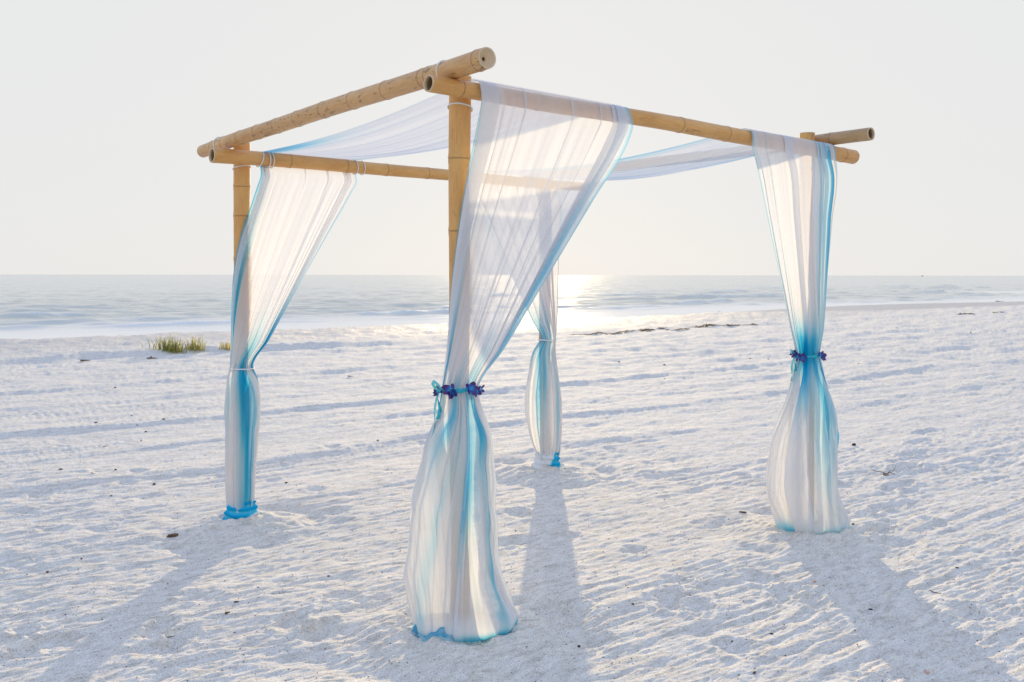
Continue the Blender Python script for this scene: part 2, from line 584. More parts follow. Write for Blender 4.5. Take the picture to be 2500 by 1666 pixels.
M_SAND = mat_sand()
M_SEA = mat_sea()
M_VOILE = mat_voile()
M_VOILE_THIN = mat_voile('voile_thin', .19, .36)
M_BAMBOO = mat_bamboo('bamboo_honey', (.63, .31, .085), (.76, .435, .15), 0.15)
M_BAMBOO_SPOT = mat_bamboo('bamboo_speckled', (.57, .305, .115), (.72, .445, .20), 0.6)
M_BAMBOO_DARK = mat_bamboo('bamboo_weathered', (.42, .265, .13), (.57, .38, .20), 0.35)
M_CORD = mat_plain('white_cord', (.78, .77, .74), 0.5, 0.08)
M_RIBBON = mat_plain('turquoise_ribbon', (.02, .46, .55), 0.4, 0.2, 60)
M_RIBBON_PALE = mat_plain('pale_turquoise_ribbon', (.20, .66, .66), 0.4, 0.2, 60)
M_PETAL = mat_petal()
M_PETAL_PINK = mat_plain('magenta_petal', (.30, .03, .26), 0.5, 0.3, 90)
M_GRASS = mat_grass()
M_BARK = mat_plain('bark', (.115, .075, .048), 0.8, 0.5, 70)
M_TWIG = mat_plain('twig', (.10, .062, .045), 0.75, 0.4, 60)
M_TANTWIG = mat_plain('tan_twig', (.30, .20, .13), 0.75, 0.3, 60)
M_BLACK = mat_plain('black_pebble', (.022, .022, .020), 0.6, 0.4, 60)
M_WEED = mat_plain('dried_seaweed', (.25, .18, .115), 0.8, 0.5, 30)
M_WEED_GOLD = mat_plain('golden_seaweed', (.40, .28, .15), 0.8, 0.4, 30)
M_SHELL_ORANGE = mat_plain('orange_shell', (.70, .24, .10), 0.4, 0.2, 80)
M_SHELL_PINK = mat_plain('pink_shell', (.62, .42, .35), 0.4, 0.2, 80)
M_SHELL_WHITE = mat_plain('white_shell', (.78, .75, .70), 0.4, 0.1, 80)
M_BOAT = mat_plain('boat_paint', (.16, .17, .18), 0.5, 0.1, 1)

# ------------------------------------------------------------------ beach and sea
def fan(rows, tans):
    Y = rows[:, None] * np.ones_like(tans)[None, :]
    X = rows[:, None] * tans[None, :]
    return X, Y


inner = np.linspace(-0.57, 0.57, 940)
side = np.linspace(0.57, 1.6, 110)[1:]
tans = np.concatenate([-side[::-1], inner, side])
inv = np.concatenate([np.linspace(1 / 0.7, 1 / 3.6, 60, endpoint=False), np.linspace(1 / 3.6, 1 / 8.0, 400, endpoint=False),
                      np.linspace(1 / 8.0, 1 / 160.0, 240)])
X, Y = fan(1 / inv, tans)
H = sand_h(X, Y)
d = (X * BX + Y * BY) - shore_q(X * AX + Y * AY)
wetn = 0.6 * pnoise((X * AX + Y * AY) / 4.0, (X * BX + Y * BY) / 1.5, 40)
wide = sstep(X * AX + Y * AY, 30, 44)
wet = np.maximum(sstep(d + wetn, -2.4 - 7 * wide, -1.4 - 6.5 * wide), .42 * sstep(d + 2 * wetn, -11, -6))  # wet shore; the wider, weaker term paints in micro-shade of the far sand
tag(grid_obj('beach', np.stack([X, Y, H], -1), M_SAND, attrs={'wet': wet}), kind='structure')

# the wider beach behind and beside the camera, a little below the detailed sheet
gx = np.linspace(-300, 300, 61)
PL = []
for qq in np.linspace(-300, 20, 41):
    row = []
    for pp in gx:
        xx = pp * AX + qq * BX; yy = pp * AY + qq * BY
        row.append((xx, yy, -0.16))
    PL.append(row)
PL = np.array(PL)
tag(grid_obj('beach_plain', PL, M_SAND, attrs={'wet': np.zeros(PL.shape[:2])}), kind='structure')

inv = np.concatenate([np.linspace(1 / 18.0, 1 / 400.0, 420, endpoint=False), 1 / np.geomspace(400, 60000, 60)])
tin = np.linspace(-0.57, 0.57, 420)
tsd = np.linspace(0.57, 3.0, 60)[1:]
X, Y = fan(1 / inv, np.concatenate([-tsd[::-1], tin, tsd]))
p = X * AX + Y * AY
q = X * BX + Y * BY
d = q - shore_q(p)
# swell: crests lie across the view, a little askew of the shore
ca, sa = math.cos(R(14)), math.sin(R(14))
pw = X * ca + Y * sa
qw = -X * sa + Y * ca
grow = sstep(d, 2.6, 8.5)
fade = 1 - sstep(Y, 300, 900)
Z = np.full_like(X, SEA_Z)
Z += fade * grow * (0.075 * pnoise(pw / 9.0, qw / 3.4, 50) + 0.070 * pnoise(pw / 3.4, qw / 1.3, 51) + 0.048 * pnoise(pw / 1.7, qw / 0.62, 52) + 0.012 * pnoise(pw / .6, qw / 0.35, 57)
                    + 0.11 * pnoise(pw / 22.0, qw / 9.0, 56))
foam = np.zeros_like(X)
for (d0, amp, sd) in ((3.6, .04, 1), (5.4, .09, 2), (8.2, .16, 3), (11.0, .14, 4), (15.5, .22, 5), (22, .20, 6), (31, .20, 7)):
    am = np.clip(pnoise(p / 9.0, p * 0 + sd * 5.5, 53) * 1.7 + 0.25, 0, 1)
    t = (d - d0 - 1.6 * pnoise(p / 14.0, p * 0 + sd * 9.1, 54) - 0.12 * (p - 25) * 0.5) / (0.35 + d0 * 0.035)
    prof = np.where(t < 0, np.exp(-(t / 0.7) ** 2), np.exp(-(t / 2.2) ** 2))
    Z += 1.3 * amp * am * prof
    foam = np.maximum(foam, 0.8 * np.clip(am * 1.8 - 1.05, 0, 1) * np.exp(-((t + 0.1) / 0.35) ** 2))
foam = np.maximum(foam, 0.0 * np.exp(-((d - 0.9 - 0.5 * pnoise(p / 3, p * 0, 55)) / 0.22) ** 2))
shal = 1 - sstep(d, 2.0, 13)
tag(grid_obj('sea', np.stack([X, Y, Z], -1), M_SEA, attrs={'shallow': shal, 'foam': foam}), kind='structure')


# ------------------------------------------------------------------ bamboo arbour
def culm(name, p0, p1, r0, r1, nodes, mat, parent, end0='hollow', end1='hollow', wob=0.004, flat=None):
    """A bamboo culm from p0 to p1; local Z runs along it. nodes: metres along it where the rings sit."""
    p0 = Vector(p0); p1 = Vector(p1)
    ln = (p1 - p0).length
    zs = set(np.linspace(0, ln, max(14, int(ln / 0.07))).tolist())
    for n in nodes:
        for k in (-.03, -.012, -.006, -.0025, 0, .0025, .006, .012, .03):
            if 0 < n + k < ln: zs.add(n + k)
    zs = sorted(zs)
    S = 40
    prof = []                                        # (radius, z, node, inside, cut)
    seed = random.random() * 50

    def rad(z):
        return r0 + (r1 - r0) * z / ln

    def ring_fac(z):
        f, nd = 1.0, 0.0
        for n in nodes:
            t = z - n
            f += 0.060 * math.exp(-((t - 0.007) / 0.007) ** 2) + 0.040 * math.exp(-((t + 0.008) / 0.010) ** 2) - 0.03 * math.exp(-(t / 0.0025) ** 2)
            nd = max(nd, math.exp(-((t + 0.001) / 0.003) ** 2))
        return f, nd

    wall = 0.84
    if end0 == 'hollow':
        prof += [(rad(0) * 0.2, 0.16, 0, 1, 0), (rad(0) * wall, 0.15, 0, 1, 0), (rad(0) * wall, 0.02, 0, 1, 0), (rad(0) * wall, 0.001, 0, .3, .7), (rad(0) * .97, 0, 0, 0, 1)]
    elif end0 == 'dish':
        prof += [(rad(0) * .18, .10, 0, 1, 0), (rad(0) * .18, .034, 0, 1, 0), (rad(0) * .22, .026, 0, .1, .8), (rad(0) * .62, .024, 0, 0, .8), (rad(0) * .83, .010, 0, 0, 1), (rad(0) * .87, .002, 0, 0, 1), (rad(0) * .97, 0, 0, 0, 1)]
    else:
        prof += [(rad(0) * 0.1, 0.001, 0, 0, .6), (rad(0) * .8, 0.001, 0, 0, .6), (rad(0) * .96, 0.004, 0, 0, .3)]
    for z in zs:
        f, nd = ring_fac(z)
        zz = z
        if z == zs[0]: zz = 0.006
        if z == zs[-1]: zz = ln - 0.006
        prof.append((rad(z) * f, zz, nd, 0, 0))
    if end1 == 'hollow':
        prof += [(rad(ln) * .97, ln, 0, 0, 1), (rad(ln) * wall, ln - .001, 0, .3, .7), (rad(ln) * wall, ln - .02, 0, 1, 0), (rad(ln) * wall, ln - .15, 0, 1, 0), (rad(ln) * .2, ln - .16, 0, 1, 0)]
    else:
        prof += [(rad(ln) * .93, ln - .001, 0, 0, .3), (rad(ln) * .7, ln + .001, 0, 0, .6), (rad(ln) * .1, ln + .001, 0, 0, .6)]
    P = np.zeros((len(prof), S, 3))
    A = {k: np.zeros((len(prof), S)) for k in ('node', 'inside', 'cut')}
    ang = np.arange(S) * 2 * np.pi / S
    for i, (r, z, nd, ins, ct) in enumerate(prof):
        ox = wob * (math.sin(z * 2.1 + seed) + 0.5 * math.sin(z * 5.3 + seed * 2))
        oy = wob * (math.cos(z * 1.7 + seed * 1.3) + 0.5 * math.sin(z * 4.4 + seed))
        rr = r * (1 + 0.012 * np.sin(2 * ang + seed + z * 0.6) + 0.008 * np.sin(3 * ang + seed * 3))
        P[i, :, 0] = ox + rr * np.cos(ang)
        P[i, :, 1] = oy + rr * np.sin(ang)
        P[i, :, 2] = z
        A['node'][i] = nd; A['inside'][i] = ins; A['cut'][i] = ct
    o = grid_obj(name, P, mat, parent, A, closed=True)
    q = (p1 - p0).to_track_quat('Z', 'Y')
    o.matrix_local = Matrix.Translation(p0 - parent.location) @ q.to_matrix().to_4x4()
    return o


def along(n0, n1, gap, jit=0.12, rnd=random.Random(3)):
    out, z = [], n0
    while z < n1:
        out.append(z)
        z += gap * (1 + rnd.uniform(-jit, jit))
    return out


cen = (POST_F + POST_L + POST_R + POST_B) / 4
arbor = empty('bamboo_arbor', (cen[0], cen[1], 0))
tag(arbor, 'square bamboo wedding arbour of four posts and four lashed beams on the sand', 'arbor')

posts = {}
for key, c, top, nodes in (('F', POST_F, 2.506, (2.13, 1.80, 1.44, 1.05, .65, .28)), ('L', POST_L, 2.455, (2.17, 1.98, 1.70, 1.36, 1.0, .6, .25)),
                           ('R', POST_R, 2.505, (2.29, 1.98, 1.62, 1.2, .8, .4)), ('B', POST_B, 2.45, (2.2, 1.86, 1.5, 1.08, .7, .3))):
    sunk = 0.35
    o = culm('post', (c[0], c[1], -sunk), (c[0], c[1], top), .043 if key != 'R' else .044, {'F': .0515, 'L': .053, 'R': .0475, 'B': .048}[key],
             [n + sunk for n in nodes], M_BAMBOO, arbor, 'plain', 'hollow', wob=0.003)
    posts[key] = o


def fr_at(s, z=None):       # axis of the front-right beam, s metres from post F along the shore
    return np.array((-.168 + .774 * s, 4.348 + .6335 * s, 2.426 - 0.0165 * s))


def lb_at(s):               # axis of the back-left beam, s metres from post L
    return np.array((-1.681 + .774 * s, 6.201 + .6335 * s, 2.343 - 0.002 * s))


R_FR, R_LB = 0.043, 0.042
culm('beam', fr_at(-.25), fr_at(3.09), .0375, .0455, [.17, .62, 1.13, 1.62, 2.02, 2.36, 2.75, 3.20], M_BAMBOO, arbor, 'hollow', 'plain', wob=0.004)
culm('beam', lb_at(-.25), lb_at(3.0), .047, .036, [.53, .95, 1.27, 1.62, 2.0, 2.4, 2.8], M_BAMBOO, arbor, 'hollow', 'plain', wob=0.005)
bm_ = culm('beam', (-.104, 4.095, 2.520), (-2.077, 6.508, 2.432), .0465, .0415,
     [.055, .42, .47, .80, 1.12, 1.42, 1.72, 1.98, 2.24, 2.48, 2.72, 2.90], M_BAMBOO_SPOT, arbor, 'dish', 'plain', wob=0.004)
bm2_ = culm('beam', (2.2, 5.939, 2.467), (.12, 8.48, 2.44), .040, .036, [.27, .62, .98, 1.35, 1.75, 2.1, 2.5, 2.9], M_BAMBOO_DARK, arbor, 'hollow', 'plain', wob=0.004)


bm_['label'] = 'upper left beam speckled with dark spots'
bm2_['label'] = 'weathered darker beam at upper right'


def lashing(points, r=0.0042, parent=arbor):
    V, F = tube_mesh(points, r, 6, closed=True)
    V = [Vector(v) - parent.location for v in V]
    return mesh_obj('lashing_cord', V, F, M_CORD, parent)


def ring_pts(c, axis, r, n=30, tilt=None, sx=1.0):
    axis = Vector(axis).normalized()
    x = axis.orthogonal().normalized(); y = axis.cross(x)
    return [Vector(c) + x * (r * sx * math.cos(2 * math.pi * k / n)) + y * (r * math.sin(2 * math.pi * k / n)) for k in range(n)]


A3 = (AX, AY, 0); B3 = (BX, BY, 0)
# cords round the posts under the beams, round the upper beams, and round the beams at the knots
lashing(ring_pts((*POST_F, 2.362), (0.10, 0.25, 1), .0560))
lashing(ring_pts((*POST_L, 2.292), (-.2, .1, 1), .0565))
lashing(ring_pts((*POST_R, 2.30), (-.1, .1, 1), .0515))
lashing(ring_pts((-.318 + .02, 4.36 - .02, 2.508), B3, .0500))
lashing(ring_pts((-1.885, 6.27, 2.441), B3, .0475))
lashing(ring_pts((1.93, 6.268, 2.463), B3, .0425))
for s in (.075, .125, .15):
    lashing(ring_pts(lb_at(s), (AX, AY, -.25 if s < .1 else 0.05), .0500), 0.0038)
for s in (.77, .825):
    lashing(ring_pts(lb_at(s), (AX, AY, .08), .0475), 0.0034)

# ------------------------------------------------------------------ curtains
def hermite(K, t, n_list):
    """Smooth curves through K sections (k, nu, 3) at parameters t; n_list gives the rows in each gap."""
    k = len(K)
    T = []
    for i in range(k):
        if i == 0: T.append((K[1] - K[0]) / (t[1] - t[0]))
        elif i == k - 1: T.append((K[-1] - K[-2]) / (t[-1] - t[-2]))
        else:
            a = (K[i] - K[i - 1]) / (t[i] - t[i - 1]); b = (K[i + 1] - K[i]) / (t[i + 1] - t[i])
            wa = t[i + 1] - t[i]; wb = t[i] - t[i - 1]
            T.append((a * wa + b * wb) / (wa + wb))
    rows, sec = [], []
    for i in range(k - 1):
        n = n_list[i]
        h = t[i + 1] - t[i]
        for j in range(n + (1 if i == k - 2 else 0)):
            s = j / n
            rows.append(K[i] * (2 * s ** 3 - 3 * s ** 2 + 1) + T[i] * h * (s ** 3 - 2 * s ** 2 + s) + K[i + 1] * (-2 * s ** 3 + 3 * s ** 2) + T[i + 1] * h * (s ** 3 - s ** 2))
            sec.append(i + s)
    return np.array(rows), np.array(sec)


def curtain(name, label, beam_at, s0, s1, over, r_beam, post, ztie, rtie, th_tie, lower, fmap, streaks, width, seed, mids=(.06, .3, .62, .86), sag=0.0,
            tie_shift=(0, 0), cat='curtain', nu=520, hem=0.5, base_dye=None, dens=1.0, billow=.03, sheer=None):
    r_ = np.random.default_rng(seed)
    fu = np.array([f[0] for f in fmap]); fs = np.array([f[1] for f in fmap]); fo = np.array([f[2] for f in fmap])
    u = np.linspace(0, 1, nu)
    s = np.interp(u, fu, fs); off = np.interp(u, fu, fo)
    ks = np.array((5, 9, 14, 23)); ph = r_.uniform(0, 6.28, 4); wt = np.array((.8, .8, .6, .35))
    rip = sum(w * np.sin(2 * np.pi * (k * u + 0.25 * np.sin(3.1 * u + k)) + a) for w, k, a in zip(wt, ks, ph)) / 1.6
    rip = np.sign(rip) * np.abs(rip) ** 0.8
    fine = np.sin(2 * np.pi * 31 * u + ph[0]) * 0.5 + np.sin(2 * np.pi * 19 * u + ph[1]) * 0.6
    nk = 26
    cu = r_.uniform(.02, .98, nk); ca_ = r_.uniform(.4, 1, nk) * r_.choice((-1, 1), nk); cw = r_.uniform(.0025, .006, nk)
    crease = sum(a * np.exp(-((u - c) / w) ** 2) for a, c, w in zip(ca_, cu, cw))
    side = np.array((-BX, -BY, 0.0))            # towards the camera side of the beam
    bp = np.array([beam_at(s0 + (s1 - s0) * a) for a in s])
    K, t, n = [], [], []
    up = np.array((0, 0, 1.0))
    if over:
        K.append(bp + up * (r_beam + .006) - side * .012 + np.outer(off, side) * .1)
        K.append(bp + up * (r_beam * .75 + .004) + side * (r_beam * .75 + .003) + np.outer(off, side) * .3)
        K.append(bp + side * (r_beam + .007) + np.outer(off + .002 * rip, side) * .5)
        K.append(bp - up * (r_beam + .02) + side * (r_beam + .006) + np.outer(off + .003 * rip, side))
        t += [0, .05, .11, .19]
        n += [4, 5, 6]
    else:
        K.append(bp + up * (r_beam * .3) - side * (r_beam + .004))
        K.append(bp - up * (r_beam + .008) - side * .012)
        K.append(bp - up * (r_beam + .06) - side * .008 + np.outer(off + .003 * rip, side))
        t += [0, .06, .12]
        n += [4, 5]
    top = K[-1]
    tt = t[-1]
    th = np.radians(th_tie[0] + (th_tie[1] - th_tie[0]) * s)
    cx, cy = post[0] + tie_shift[0], post[1] + tie_shift[1]
    rr = rtie + .006 * rip + .004 * fine + off * 0.25
    ring = np.stack([cx + rr * np.sin(th), cy - rr * np.cos(th), np.full(nu, ztie) + .006 * fine], -1)
    length = 2.35 - ztie
    for m in mids:
        q = top * (1 - m) + ring * m
        a = .004 * math.sin(math.pi * min(1, m * .75 + .1))
        q = q + np.outer(off * (1 - .5 * m) + a * rip + .004 * m * m * fine + .006 * sstep(np.array(m), .2, .8) * crease, side)
        q = q - np.outer(sag * math.sin(math.pi * m) * (1 - s) ** 3, np.array((1.0, .2, 0)))
        K.append(q); t.append(tt + m * length); n.append(16)
    K.append(ring); t.append(tt + length); n.append(12)
    z_prev = ztie
    tcur = tt + length
    for (z, wl, wr, df, db, twist, ra, spread) in lower:
        sg = np.radians((th_tie[0] + (th_tie[1] - th_tie[0]) * s) * spread + twist)
        sn, cs = np.sin(sg), np.cos(sg)
        k = ra * rip + ra * .35 * fine + min(.013, ra * 1.0) * crease
        hx = np.where(sn > 0, wr, wl) + k + off * .5
        hy = np.where(cs > 0, df, db) + k + off * .5
        zz = z + (0.0 if z > .05 else 0.010 * pnoise(u * 9, u * 0 + seed, 3))
        K.append(np.stack([post[0] + hx * sn, post[1] - hy * cs, np.zeros(nu) + zz], -1))
        tcur += max(.03, math.hypot(z_prev - z, 0.02)); z_prev = z
        t.append(tcur); n.append(max(4, int((t[-1] - t[-2]) / .018)))
    rows, sec = hermite(np.array(K), np.array(t), n)
    # uneven billows and creases below the tie
    zz = rows[:, :, 2]
    uu = np.broadcast_to(u, zz.shape)
    low = sstep(ztie - zz, .06, .35)
    bil = low * (billow * pnoise(uu * 5.3 + zz * 1.2 + seed, zz * 1.4, 44) + .4 * billow * pnoise(uu * 13 + zz * 2.5 + seed, zz * 6, 45))
    rad = rows[:, :, :2] - np.array(post)
    rad = rad / np.maximum(np.linalg.norm(rad, axis=2, keepdims=True), 1e-4)
    rows[:, :, :2] += rad * np.maximum(bil, -.02)[:, :, None]
    # the cloth lies against the front of the post where it crosses it
    m = (rows[:, :, 2] > ztie + .03)
    dx = rows[:, :, 0] - post[0]
    RR = .0575
    lim = post[1] - np.sqrt(np.maximum(RR ** 2 - dx ** 2, 0)) - .002 - np.broadcast_to(off * .4 + .002 * (1 + rip), dx.shape)
    hit = m & (np.abs(dx) < RR) & (rows[:, :, 1] > lim) & (rows[:, :, 2] < beam_at(s0)[2] - r_beam - .03)
    rows[:, :, 1] = np.where(hit, lim, rows[:, :, 1])
    # how tightly the threads are packed
    dist = np.linalg.norm(np.diff(rows, axis=1), axis=2)
    dist = np.concatenate([dist, dist[:, -1:]], 1)
    dn = np.clip(width / (nu - 1) / np.maximum(dist, 1e-5), .8, 6.5)
    zz = rows[:, :, 2]
    if sheer:
        k = sheer[2] + (1 - sheer[2]) * (1 - sstep(zz, ztie + .02, ztie + .7))
        m = (sstep(u, sheer[0] - .02, sheer[0] + .02) * (1 - sstep(u, sheer[1] - .03, sheer[1] + .03)))[None, :]
        dn = dn * (1 - m + m * k)
    ker = np.ones(7) / 7
    dn = .3 * dn + .7 * dn.mean(axis=1, keepdims=True)
    dn = np.apply_along_axis(lambda v: np.convolve(np.pad(v, 3, mode='edge'), ker, 'valid'), 1, dn) * dens
    zz = rows[:, :, 2]
    dn = dn * (1 + 1.2 * (1 - sstep(zz, .02, .13)))
    U = np.broadcast_to(u, zz.shape)
    dye = hem * (np.exp(-(U / .011) ** 2) + np.exp(-((1 - U) / .011) ** 2))
    wisp = 0.75 + 0.5 * pnoise(U * 26, zz * 1.5, seed % 7)
    for (u0, w, st, zc, zs, lean) in streaks:
        uc = u0 + lean * (zz - ztie)
        dye = dye + st * np.exp(-((U - uc) / w) ** 2) * np.exp(-((zz - zc) / zs) ** 2) * wisp
    if base_dye:
        dye = dye + base_dye[0] * (1 - sstep(zz, base_dye[1], base_dye[2])) * (0.55 + 0.9 * pnoise(U * 7, zz * 6, 4))
    dye = np.clip(dye, 0, 1)
    o = grid_obj(name, rows, M_VOILE, attrs={'packing': dn, 'dye': dye})
    o['label'] = label; o['category'] = cat; o['group'] = 'sheer curtains tied to the arbour posts'
    return o


# folded-over bands at both edges and thin pinched pleats between:  (u, share of the width, offset towards the camera)
F_MAP = [(0, 0.01, .004), (.06, .115, .008), (.11, .0, .014), (.17, .118, .020), (.20, .15, .004), (.33, .285, .0), (.345, .270, .010), (.36, .29, .004),
         (.55, .595, .0), (.565, .582, .009), (.58, .60, .003), (.70, .80, .0), (.715, .785, .008), (.73, .805, .003), (.775, .86, .002), (.83, .97, .006), (.875, .87, .012), (.92, .98, .018), (.95, .90, .024), (1, 1.0, .03)]
curtain_f = curtain('sheer_curtain', 'nearest sheer white curtain, on the centre post, with a wide puddled hem', fr_at, -.012, .935, True, R_FR,
                    POST_F, 1.08, .073, (-112, 112),
                    [(.98, .088, .085, .085, .075, 0, .010, 1.15), (.885, .135, .115, .11, .09, -6, .012, 1.35), (.70, .195, .135, .14, .11, -16, .014, 1.5), (.49, .235, .150, .165, .13, -24, .015, 1.55),
                     (.21, .238, .172, .175, .14, -30, .013, 1.55), (.10, .215, .225, .185, .14, -32, .012, 1.55), (.045, .205, .252, .20, .13, -32, .012, 1.55), (.012, .20, .250, .195, .12, -32, .010, 1.55), (-.035, .17, .20, .14, .10, -32, .008, 1.55)],
                    F_MAP,
                    [(.19, .022, .95, 1.15, .42, -.02), (.155, .018, .6, 1.1, .25, 0), (.96, .02, .7, 1.3, .6, 0), (.90, .02, .5, 1.0, .3, 0), (.34, .02, .35, .95, .20, .02), (.46, .024, .75, .98, .18, .03),
                     (.60, .034, 1.0, .80, .34, .05), (.66, .03, .9, .92, .22, 0), (.70, .014, .6, .45, .45, .03), (.52, .012, .5, .4, .4, .06), (.80, .012, .4, .6, .5, 0), (.30, .010, .3, .5, .5, .05)],
                    1.75, 11, sag=.035, base_dye=(.8, .004, .045), sheer=(.18, .775, .42))

R_MAP = [(0, 0, .004), (.04, .035, .01), (.07, .012, .014), (.11, .06, .004), (.20, .17, .0), (.215, .155, .008), (.23, .175, .003), (.36, .33, .003), (.44, .47, .008), (.50, .36, .014), (.56, .49, .018),
         (.63, .62, .004), (.70, .74, .003), (.745, .80, .009), (.77, .76, .014), (.81, .86, .018), (.84, .79, .022), (.88, .92, .020), (.91, .86, .026), (.95, .97, .02), (.97, .94, .024), (1, 1, .016)]
curtain_r = curtain('sheer_curtain', 'sheer curtain on the right post, its right side and waist deep blue', fr_at, 1.942, 2.776, True, .0465,
                    POST_R, 1.09, .068, (-105, 105),
                    [(1.0, .078, .082, .085, .075, 0, .009, 1.15), (.88, .105, .118, .11, .09, 0, .010, 1.35), (.68, .170, .150, .14, .11, 0, .012, 1.5), (.42, .232, .172, .17, .13, 0, .013, 1.55), (.24, .238, .176, .185, .14, 2, .013, 1.55),
                     (.12, .205, .215, .19, .14, 4, .012, 1.55), (.05, .18, .240, .195, .13, 4, .014, 1.55), (.015, .165, .235, .19, .12, 4, .014, 1.55), (-.035, .13, .17, .13, .10, 4, .01, 1.55)],
                    R_MAP,
                    [(.80, .030, .55, 2.2, 1.1, 0), (.72, .02, .4, 1.5, .6, 0), (.88, .025, .7, 2.2, 1.2, 0), (.10, .02, .4, 1.4, .8, 0), (.21, .012, .3, 1.6, .8, 0), (.5, .30, .85, 1.13, .13, 0), (.30, .10, .6, 1.12, .16, 0),
                     (.62, .035, .95, .78, .40, .03), (.72, .03, .95, .62, .42, .0), (.50, .05, .7, .95, .2, 0), (.80, .03, .45, .45, .45, .0), (.43, .015, .4, .98, .18, 0)],
                    1.55, 23, sag=.0, base_dye=(.55, .0, .09), sheer=(.04, .62, .6))

L_MAP = [(0, 0, .004), (.05, .05, .012), (.09, .008, .018), (.14, .085, .012), (.19, .03, .022), (.25, .12, .012), (.30, .17, .004), (.47, .46, .0), (.485, .445, .008), (.50, .465, .003), (.60, .66, .0), (.63, .70, .003), (.65, .675, .009), (.68, .715, .004),
         (.78, .86, .0), (.81, .90, .006), (.84, .86, .010), (.88, .94, .008), (.92, .89, .014), (1, 1, .010)]
curtain_l = curtain('sheer_curtain', 'sheer curtain on the left post, slim below with one deep blue stripe', lb_at, .081, .787, False, R_LB,
                    POST_L, .995, .066, (-100, 104),
                    [(.93, .078, .092, .085, .07, 0, .006, 1.25), (.86, .088, .108, .095, .08, 2, .006, 1.45), (.72, .098, .112, .10, .085, 4, .006, 1.55), (.58, .092, .102, .10, .085, 4, .006, 1.55), (.30, .096, .086, .095, .08, 4, .006, 1.55), (.13, .088, .078, .085, .075, 4, .005, 1.55), (.055, .078, .07, .075, .068, 4, .003, 1.55)],
                    L_MAP,
                    [(.0, .035, .75, 2.0, .7, 0), (.11, .02, .4, 1.5, .6, 0), (.26, .022, 1.0, 1.25, .42, -.02), (.22, .02, .6, 1.4, .5, 0), (.86, .06, .95, 1.08, .24, -.02), (.95, .03, .7, 1.3, .4, 0), (.66, .04, .5, 1.05, .12, 0),
                     (.56, .055, 1.0, .85, .28, 0), (.59, .045, 1.0, .35, .55, 0), (.54, .022, .6, .3, .5, 0), (.40, .035, .3, .8, .25, .06)],
                    1.45, 37, sag=.075, billow=.008, sheer=(.25, .99, .42))

B_MAP = [(0, 0, .004), (.05, .05, .01), (.08, .02, .014), (.12, .08, .004), (.30, .30, .0), (.315, .28, .008), (.33, .305, .003), (.5, .52, .0), (.515, .505, .008), (.53, .525, .003), (.66, .68, .0), (.72, .80, .006), (.77, .72, .012), (.83, .88, .016), (.88, .80, .02), (.94, .95, .022), (1, 1, .02)]
curtain_b = curtain('sheer_curtain', 'farthest sheer curtain on the back post, half hidden behind the nearest curtain', lb_at, 1.784, 2.66, False, .038,
                    POST_B, 1.07, .060, (-70, 112),
                    [(.98, .085, .075, .075, .07, 0, .007, 1.2), (.80, .120, .098, .10, .08, 0, .008, 1.45), (.60, .150, .118, .115, .09, 0, .009, 1.55), (.40, .142, .122, .115, .09, 0, .009, 1.55), (.22, .10, .115, .10, .085, 0, .008, 1.5), (.12, .062, .105, .08, .075, 0, .005, 1.4), (.075, .06, .09, .07, .07, 0, .003, 1.4)],
                    B_MAP,
                    [(.10, .05, .9, 1.10, .18, 0), (.25, .06, .75, 1.08, .16, 0), (.52, .04, .7, 1.1, .22, 0), (.38, .05, .75, .75, .4, .05), (.60, .03, .45, .55, .4, 0), (.30, .04, .7, .95, .2, 0)],
                    1.45, 53, billow=.014, tie_shift=(.022, -.01))


# white tie cords and the knotted cloth feet belong to the curtains
def tie_cord(cur, c, z, r, rad=.0042):
    V, F = tube_mesh(ring_pts((c[0], c[1], z), (0.03, 0, 1), r), rad, 6, closed=True)
    return mesh_obj('tie_cord', V, F, M_CORD, cur)


tie_cord(curtain_l, POST_L, .995, .080)
tie_cord(curtain_b, (POST_B[0] + .018, POST_B[1] - .008), 1.07, .075, .005)


def foot_wrap(cur, c, h, r0, r1, seed, pattern):
    S, N = 90, 26
    th = np.linspace(0, 2 * np.pi, S, endpoint=False)
    P = np.zeros((N, S, 3)); dye = np.zeros((N, S))
    gz = sand_z(c[0], c[1] - .09) + .01
    for j in range(N):
        f = j / (N - 1)
        z = gz - .04 + (h + .04) * f
        r = r0 + (r1 - r0) * (1 - f)
        roll = np.sin((f * 3.2 + th / (2 * np.pi) * 1.0 + .15 * np.sin(2 * th + seed)) * 2 * np.pi)
        rr = r + .0060 * roll + .0028 * np.sin(17 * (th + 1.3 * f) + 2 * np.sin(3 * th)) + .011 * pnoise(1.6 * np.cos(th) + seed + f, 1.6 * np.sin(th) + f * 2.2, 8) + .004 * pnoise(4 * np.cos(th) + seed, 4 * np.sin(th) + f * 5, 9)
        if j == N - 1: rr = rr * .82
        P[j, :, 0] = c[0] + rr * np.sin(th) * (1.0 + .12 * (np.sin(th) < 0) * (1 - f))
        P[j, :, 1] = c[1] - rr * np.cos(th)
        P[j, :, 2] = z + .012 * np.sin(th + seed)
        dye[j] = pattern(np.angle(np.exp(1j * th)), f, roll)
    return grid_obj('foot_wrap', P, M_VOILE, cur, {'packing': np.full((N, S), 9.0), 'dye': np.clip(dye, 0, 1)}, closed=True)


foot_wrap(curtain_l, POST_L, .085, .082, .112, 1.0, lambda th, f, roll: (.80 + .20 * roll) * (1 - .95 * sstep(np.sin(th) * .8 - f * 1.5 + .25 + .12 * roll, .25, .55)))
foot_wrap(curtain_b, (POST_B[0] + .02, POST_B[1]), .110, .085, .105, 4.0, lambda th, f, roll: .92 * sstep(th + .25 - .9 * f, .0, .3) * (.85 + .15 * roll) + .03)


